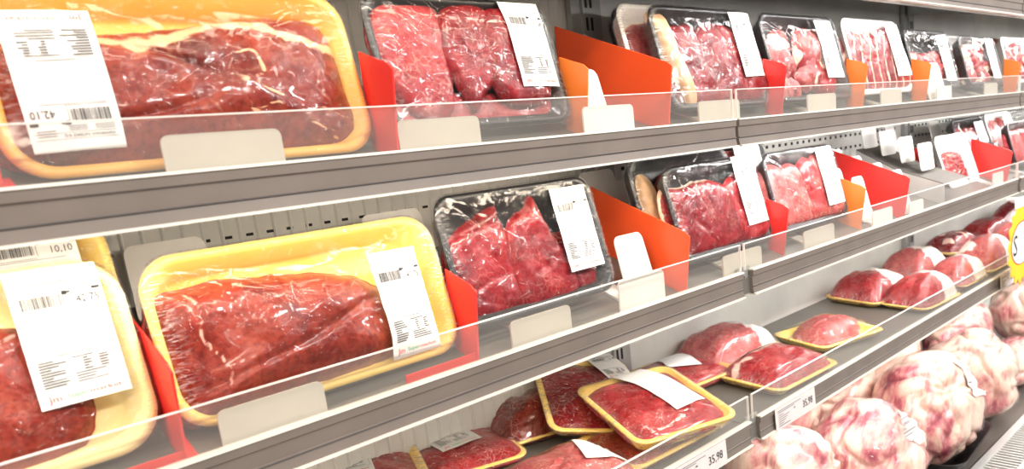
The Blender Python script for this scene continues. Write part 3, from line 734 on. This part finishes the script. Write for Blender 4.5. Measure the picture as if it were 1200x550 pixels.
pack('steak_pack', 'dark-rimmed tray of pink steaks behind the mince tray divider, middle shelf', 'packaged meat',
     meats=slices(b, 4, 27, (3,1), .012, None, .05, .90, .85, .05, .5), foam=M['black'], lab=lab_rel(2.335,2.405,.020,.125,*b, print=False), seed=21, **stand(*b, .668, S2+.035, 17, .020))
b = (2.44, 2.68, .012, .145)
pack('steak_pack', 'tray of red steaks with tall white label further back, beside the farthest red divider', 'packaged meat',
     meats=slices(b, 4, 28, (1,3), .012, None, .05, .90, .85, .05, .5), foam=M['white_foam'], lab=lab_rel(2.585,2.655,.020,.130,*b, print=False), seed=22, **stand(*b, .668, S2+.035, 17, .020))
b = (2.30, 2.54, .030, .150)
pack('steak_pack', 'dark tray at the extreme right edge of the middle shelf', 'packaged meat',
     meats=slices(b, 4, 29, (1,3), .012, None, .05, .90, .85, .05, .5), foam=M['black'], seed=23, **stand(*b, .580, S2, 14, .020))

# ------------------------------------------------------------------ packs, lower flat shelf
ZD = -.412   # deck level at the front lip; it rises slightly to the back
def zdeck(y): return ZD+.075*(y-.556)+.0015
OV = [(.07,.09),(.5,.04),(.92,.09),(.96,.5),(.92,.90),(.5,.96),(.08,.91),(.04,.5)]
def flat(label, cx, cy, W, H, rz, T, kind, seed, D=.018, dz=0, tx=0, ty=0, foam='yellow', poly=OV, lab=None, name='beef_pack', film='film_fleck', fat=None, groove=.003, pw=2.2, amp=.005, marble=.4, mname='beef_cut', mscale=1, extra=(), fatc=(.82,.56,.46)):
    return pack(name, label, 'packaged meat', W, H, D, M[foam],
        [dict(poly=poly, T=T, z0=.004, pw=pw, amp=amp, nfreq=26, rings=26, seg=110, groove=groove, gf=16, fatfn=fat, mat=meat(kind, seed, marble=marble, scale=mscale, fat=fatc), name=mname)]+list(extra),
        lab=lab, loc=(cx, cy, ZO+zdeck(cy)+dz), rot=(R(4.3+tx), R(ty), R(rz)), oy=-H/2, seed=seed, film=film, radius=.02, film_gather=.8)
capf = lambda x0: (lambda x, y, rho: max(0, min(1, (x-x0)*30+nz(x, y, 3, 30)*.5)))
flat('leftmost yellow tray on the lower shelf, with paper label, cut by the picture', .405, .835, .20, .20, -22, .026, 1, 101, dz=.012, tx=5, lab=dict(x=.52, y=.60, w=.062, h=.10, rot=0, price='18,64', title='COXAO DURO KG'), amp=.003)
flat('flat wrapped steak with slanted paper label left of the mauve roast, lower shelf', .553, .818, .185, .165, -16, .026, 1, 102, foam='yellow', poly=[(.03,.06),(.5,.02),(.97,.05),(.98,.5),(.95,.95),(.5,.98),(.04,.93),(.02,.5)], lab=dict(x=.52, y=.58, w=.066, h=.098, rot=12, price='16,02', title='PATINHO KG'), amp=.003, D=.012)
flat('mauve oval meat in a low yellow tray near the back panel, lower shelf', .705, .800, .15, .125, -14, .050, 2, 103, poly=[(.04,.10),(.5,.03),(.95,.12),(.98,.5),(.93,.90),(.5,.99),(.06,.90),(.01,.5)], D=.012, fatc=(.7,.4,.42), marble=.5)
flat('pink meat with a large white label at the lower picture edge, lower shelf', .604, .630, .16, .135, -8, .040, 3, 104, lab=dict(x=.82, y=.55, w=.055, h=.085, rot=-20, print=False), D=.014)
flat('yellow tray tilted up behind the topmost tray, red meat and small label, lower shelf', .768, .742, .155, .180, -32, .024, 0, 105, dz=.034, tx=17, ty=11, lab=dict(x=.80, y=.86, w=.052, h=.07, rot=20, price='15,30', title='ACEM KG'), amp=.003)
flat('dark wrapped steak lying underneath the topmost yellow tray, lower shelf', .765, .632, .185, .125, -2, .024, 2, 106, D=.014, foam='yellow', amp=.003)
flat('topmost yellow tray with bright red steak and white label, lower shelf', .785, .632, .166, .168, -17, .030, 1, 107, dz=.038, tx=9, lab=dict(x=.62, y=.62, w=.055, h=.13, rot=8, print=False), amp=.003, D=.020, pw=3)
flat('red meat tray with white label between the topmost tray and grey-pink roast', .985, .745, .205, .130, -6, .030, 1, 108, D=.016, dz=.0, lab=dict(x=.62, y=.62, w=.062, h=.075, rot=-22, print=False))
flat('pale grey-pink roast in a cream tray against the lower back panel', 1.165, .755, .205, .115, -4, .056, 3, 109, foam='cream', D=.010, fat=capf(.015), fatc=(.78,.74,.72), lab=None, marble=.2)
flat('red meat in a yellow tray just right of the lower rail joint', 1.118, .628, .190, .130, -2, .044, 1, 110, D=.014, fat=lambda x, y, rho: max(0, .9-abs(y-.03)*60+nz(x,y,2,40)), lab=dict(x=.55, y=.88, w=.08, h=.035, rot=-4, print=False))
flat('pink tapered tenderloin alone in a yellow tray on the bare steel, lower shelf', 1.365, .655, .180, .124, -13, .040, 3, 111, D=.014, foam='yellow', poly=[(.10,.35),(.3,.16),(.6,.14),(.88,.35),(.92,.55),(.7,.80),(.35,.88),(.12,.70)], marble=.2)
flat('rear left mound of the pile, red meat with a pale fat cap, lower shelf', 1.715, .722, .185, .130, -5, .062, 1, 112, D=.012, fat=capf(-.022), marble=.15, fatc=(.9,.80,.74))
flat('red mound with grey-white fat cap at the very front of the pile, lower shelf', 1.725, .618, .185, .108, -3, .064, 1, 113, D=.010, foam='yellow', fat=capf(-.012), marble=.15, fatc=(.85,.72,.66))
flat('pink mound with a cream fat cap behind the front one of the pile, lower shelf', 1.985, .725, .175, .125, -3, .070, 3, 114, D=.012, fat=capf(-.035), marble=.15, fatc=(.92,.80,.74))
flat('pink mound with a white-wrapped end in the middle of the pile, lower shelf', 1.945, .615, .165, .092, -2, .066, 3, 115, D=.012, fat=capf(-.025), marble=.15, fatc=(.93,.83,.76))
flat('marbled dark red meat in a yellow tray at the back of the pile, lower shelf', 2.330, .752, .20, .100, -5, .055, 0, 116, D=.016, fat=fat_noise(40, .2, .8, 3), marble=.6)
flat('large pale pink mound near the right end of the pile, lower shelf', 2.160, .620, .20, .105, -2, .082, 3, 117, D=.012, fat=fat_noise(18, .0, .9, 3), marble=.3, fatc=(.92,.78,.70))
flat('plain dark pink mound against the back panel near the right end, lower shelf', 2.600, .742, .22, .105, -3, .058, 0, 118, D=.012, marble=.1)
flat('pale pink mound with white fat cap at the right picture edge, lower shelf', 2.470, .625, .24, .11, -2, .085, 3, 119, D=.012, fat=capf(-.06), marble=.2, fatc=(.93,.83,.78))
flat('frosty purple-pink mound in the far right corner of the lower shelf', 2.860, .735, .24, .105, -3, .080, 0, 120, D=.012, fat=fat_noise(22, .0, .7, 3), fatc=(.80,.66,.70))
# ------------------------------------------------------------------ price tags on the lower rail
def price_tag(x0, x1, label, tilt=0):
    w = x1-x0; root = thing('shelf_price_tag', label, 'price tag', ((x0+x1)/2, YF-.0038, ZO+T3-.037), (R(-3), R(tilt), 0)); h = .034
    mb = MB(); mb.box(-w/2, w/2, 0, .0009, 0, h); mb.build('card', M['tag'], root)
    pm = MB(); put_text(pm, '35,98', .66, .36, .26, .34, 0); put_rect(pm, .05, .84, .62, .87, 1); put_rect(pm, .05, .76, .45, .79, 1)
    for k in range(6): put_rect(pm, .06, .64-k*.10, .06+.12+.05*((k*3) % 4), .67-k*.10, 1 if k < 3 else 0)
    put_rect(pm, .44, .60, .47, .66, 0)
    V = [((a-.5)*w, -.0006, b_*h) for a, b_, _ in pm.v]
    mesh_obj('printed_price', V, pm.f, [M['ink'], M['grey_ink']], root, False, pm.m)
price_tag(.700, .832, 'price tag reading 35,98 at the bottom of the picture, left of the rail joint', 0)
price_tag(.966, 1.090, 'price tag reading 35,98 just right of the lower rail joint')
price_tag(2.035, 2.150, 'small faded price tag at the right end of the lower rail')
# ------------------------------------------------------------------ hanging offer sign at the right picture edge
sg = thing('offer_sign', 'yellow scalloped offer sign with white oval, hanging at the right picture edge', 'sign', (2.055, .512, ZO-.325), (0, 0, 0))
v = []; n = 96
for t in (0, .002):
    for j in range(n):
        a = 2*PI*j/n; r = .092+.007*math.cos(a*16); v.append((r*math.cos(a), t, r*1.02*math.sin(a)))
f = [[j for j in range(n)][::-1], [n+j for j in range(n)]]+[[j, (j+1) % n, n+(j+1) % n, n+j] for j in range(n)]
mb = MB(); mb.add(v, f); mb.build('scalloped_card', M['signyellow'], sg)
v = [(t_*.080*math.cos(2*PI*j/n), -.0006, .0+t_*.052*math.sin(2*PI*j/n)) for t_ in (1,) for j in range(n)]
mesh_obj('red_ring', v, [[j for j in range(n)]], M['red_ink'], sg, False)
mesh_obj('white_oval', [(x*.96, -.0010, z*.95) for x, y, z in v], [[j for j in range(n)]], M['paper'], sg, False)
pm = MB(); put_text(pm, 'S', 0, 0, 1, 1, 0)
mesh_obj('printed_letter', [(-.070+a*.034, -.0016, -.024+b_*.048) for a, b_, _ in pm.v], pm.f, [M['ink']], sg, False)
mb = MB(); mb.box(-.055, .055, -.001, .0015, .085, .108); mb.box(-.01, .01, .0015, .030, .101, .106); mb.build('clip', M['white_plastic'], sg)

# ------------------------------------------------------------------ bottom deck: big wrapped joints
def joint_mat(name, seed, pale=.5):
    m, nt, out = new_mat(name); v = coords(nt, (1,1,1), (seed*1.3, seed*.7, seed))
    n1 = noise_n(nt, v, 9, 3, .55, .7); vs = coords(nt, (1, 5, 1.6), (seed, 0, 0), (0, .4, seed)); n2 = noise_n(nt, vs, 14, 4, .6, .4)
    f = mth(nt, 'ADD', mth(nt, 'MULTIPLY', n1, .62), mth(nt, 'MULTIPLY', n2, .38))
    c = ramp(nt, f, [(.38-.10*pale, (.20,.02,.05)), (.45-.09*pale, (.45,.10,.13)), (.50-.08*pale, (.70,.31,.29)), (.56-.07*pale, (.84,.58,.47)), (.68, (.90,.76,.66))])
    b = N(nt, 'ShaderNodeBsdfPrincipled'); L(nt, c, b.inputs['Base Color']); b.inputs['Roughness'].default_value = .45
    b.inputs['Coat Weight'].default_value = .2
    L(nt, bump(nt, noise_n(nt, vs, 34, 5, .65), .8, .004), b.inputs['Normal'])
    L(nt, b.outputs[0], out.inputs[0]); return m
def joint(name, label, c, rad, rot, seed, pale=.5, dimple=None, lab=None, tray=False, fold=.012):
    bm = bmesh.new(); bmesh.ops.create_icosphere(bm, subdivisions=6, radius=1)
    root = thing(name, label, 'packaged meat', (c[0], c[1], ZO-.755), (0, 0, R(rot)))
    hz = c[2]+.755; V = []; V2 = []
    for vt in bm.verts:
        d = vt.co.copy(); p = Vector((d.x*rad[0], d.y*rad[1], d.z*rad[2]))
        lump = .020*noise.noise(p*9+Vector((seed, 0, 0)))+.008*noise.noise(p*24+Vector((0, seed, 0)))
        fr = noise.noise(p*13+Vector((seed, seed, 0))); lump -= fold*math.exp(-(fr/.09)**2)
        a = math.atan2(d.z, d.y+.3)
        if dimple:
            dd = (d-Vector(dimple).normalized()).length
            lump -= .030*math.exp(-(dd/.22)**2)
            ang = math.atan2((d-Vector(dimple).normalized()).z, (d-Vector(dimple).normalized()).x)
            lump += .005*math.sin(ang*11+3*fr)*math.exp(-(dd/.75)**2)*min(1, dd*4)
        k = 1+lump/max(rad); q = p*k; q.z += hz
        z = q.z
        q.z = max(q.z, .004+.0*z); V.append(q)
        w = .0022+.0022*abs(noise.noise(Vector((p.x*60, p.y*18, p.z*60))))+.0016*noise.noise(p*80)
        e = q+d*w*1.3; e.z = max(e.z, .002); V2.append(e)
    F = [[v.index for v in f.verts] for f in bm.faces]; bm.free()
    mesh_obj('meat_joint', V, F, joint_mat('joint_meat', seed, pale), root)
    w = mesh_obj('plastic_wrap', V2, F, M['film_bag'], root)
    if lab:
        wb = BVHTree.FromPolygons(V2, F); rng = random.Random(seed)
        (lx, ly, lz), (lw, lh), lr = lab; n = Vector((lx, ly, lz)).normalized(); t = Vector((0,0,1)).cross(n).normalized(); u = n.cross(t); a = R(lr)
        tt = t*math.cos(a)+u*math.sin(a); uu = u*math.cos(a)-t*math.sin(a); cen = Vector((0,0,hz))
        def mp(x, y, dz):
            o_ = cen+n*.5+tt*(x-.5)*lw+uu*(y-.5)*lh; h = wb.ray_cast(o_, -n)
            return tuple((h[0] if h[0] is not None else cen+n*rad[0])+n*dz)
        lv = [mp(j/12, i/12, .0016) for i in range(13) for j in range(13)]; lf = [[i*13+j, i*13+j+1, i*13+j+14, i*13+j+13] for i in range(12) for j in range(12)]
        lo = mesh_obj('price_label', lv, lf, M['tag'], root)
        pm = MB()
        for k in range(9):
            if k in (2, 3): continue
            put_rect(pm, .08, .9-k*.09, .08+rng.uniform(.3,.8), .925-k*.09, 1)
        x = .1
        while x < .6: put_rect(pm, x, .64, x+.007, .73, 1); x += rng.choice((.018,.026))
        mesh_obj('printed_text', [mp(a_, b_, .0026) for a_, b_, _ in pm.v], pm.f, [M['ink'], M['grey_ink']], lo, False, pm.m)
    if tray:
        rs = [[(x, y, z) for x, y in rrect(2*rad[0]*s, 2*rad[1]*s, .05)] for s, z in ((.78, .0), (1.02, .052), (1.04, .054), (1.0, .052), (.76, .004))]
        tv, tf = loft(rs); n_ = len(rs[0]); tf.append([j for j in range(n_)][::-1]); tf.append([4*n_+j for j in range(n_)])
        mesh_obj('foam_tray', tv, tf, M['black'], root)
    return root
joint('wrapped_meat_joint', 'round netted-looking wrapped joint at the bottom front with pale folds', (1.375, .592, -.642), (.150, .104, .115), 10, 3, .55, (.1, -.8, .5), ((.35, -.72, .58), (.045, .065), -25))
joint('wrapped_meat_joint', 'round wrapped joint with a dark dimple and printed label sitting on a black tray', (1.685, .592, -.637), (.148, .104, .118), 5, 5, .60, (-.35, -.7, .62), ((.25, -.70, .62), (.055, .085), -30), tray=True)
joint('wrapped_meat_joint', 'round wrapped joint farthest right at the front beside the grille', (1.978, .592, -.642), (.134, .102, .112), 0, 7, .60, (.25, -.9, -.1))
joint('wrapped_meat_joint', 'long pale wrapped shank rising to the lower rail joint at the bottom edge', (1.115, .625, -.620), (.105, .100, .130), -12, 9, .8, (.6, -.5, .3))
joint('wrapped_meat_joint', 'pink and white wrapped joint behind, just below the price tag at the joint', (1.330, .752, -.600), (.15, .058, .128), 0, 12, .85)
joint('wrapped_meat_joint', 'pink lumpy wrapped joint behind the dimpled joint, under the lower rail', (1.615, .752, -.603), (.135, .058, .126), 0, 14, .65)
joint('wrapped_meat_joint', 'very pale wrapped joint behind, tucked under the middle of the lower rail', (1.890, .752, -.600), (.135, .058, .128), 0, 16, 1.1)
joint('wrapped_meat_joint', 'purple-pink flat wrapped joint behind at right under the lower rail', (2.330, .725, -.635), (.19, .070, .090), 0, 18, .25)
joint('wrapped_meat_joint', 'dark purple wrapped joint at the right picture edge, on the bottom deck', (2.285, .570, -.690), (.13, .062, .062), 0, 20, .1)
joint('wrapped_meat_joint', 'pink wrapped joint at the right picture edge below the offer sign', (2.690, .650, -.640), (.15, .10, .10), 0, 22, .35)

# ------------------------------------------------------------------ light
def area(name, loc, target, size, size_y, power, col):
    l = bpy.data.lights.new(name, 'AREA'); l.shape = 'RECTANGLE'; l.size = size; l.size_y = size_y; l.energy = power; l.color = col
    o = bpy.data.objects.new(name, l); C.objects.link(o); o.location = loc
    d = Vector(target)-Vector(loc); o.rotation_euler = d.to_track_quat('-Z', 'Y').to_euler(); return o
for cx, pw_, cl in ((.35, 2.6, (1, .87, .70)), (1.60, 4.0, (1, .96, .92)), (2.85, 5.0, (1, .97, .95))):
    area('canopy_lamp', (cx, -.05, ZO+.80), (cx, .62, ZO-.2), 1.2, .04, pw_, cl)
area('ceiling_or_fill_lamp', (-2.2, -.7, ZO+1.0), (.9, .65, ZO-.15), .25, 1.4, 26, (1, .90, .78))  # fill light added at the left to brighten dividers and rails
for cx, pw_, cl in ((-.4, 22, (1, .87, .70)), (1.5, 48, (1, .96, .92)), (3.6, 60, (1, .97, .95))):
    area('ceiling_or_fill_lamp', (cx, -1.5, ZO+1.25), (cx+.3, .6, ZO-.3), 1.5, .12, pw_, cl)
w = bpy.data.worlds.new('World'); bpy.context.scene.world = w; w.use_nodes = True
bg = w.node_tree.nodes['Background']; bg.inputs[0].default_value = (1, .95, .91, 1); bg.inputs[1].default_value = .34

# ------------------------------------------------------------------ camera
cam = bpy.data.cameras.new('camera'); co = bpy.data.objects.new('camera', cam); C.objects.link(co)
d1 = Vector((0.73591933, -0.23185494, 0.63613366)); d3 = Vector((0.11862181, 0.96915968, 0.21600551))
d2 = Vector((-0.66659704, -0.0835033, 0.74072639))
# columns of the world->image rotation are the world axes seen from the camera
Rm = Matrix(((d1.x, d1.y, d1.z), (d2.x, d2.y, d2.z), (-d3.x, -d3.y, -d3.z)))   # rows: world X,Y,Z in (right,down,fwd)
cols = Rm @ Matrix(((1,0,0),(0,-1,0),(0,0,-1)))
M4 = cols.to_4x4(); M4.translation = Vector((0, 0, ZO)); co.matrix_world = M4
cam.sensor_width = 36; cam.lens = 867/1200*36; cam.shift_y = 110/1200
cam.clip_start = .01
cam.dof.use_dof = True; cam.dof.focus_distance = .92; cam.dof.aperture_fstop = 8
sc = bpy.context.scene; sc.camera = co
sc.view_settings.view_transform = 'Standard'; sc.view_settings.look = 'None'; sc.view_settings.gamma = 1; sc.view_settings.exposure = .18
sc.view_settings.use_curve_mapping = False
sc.cycles.transparent_max_bounces = 24; sc.cycles.max_bounces = 8
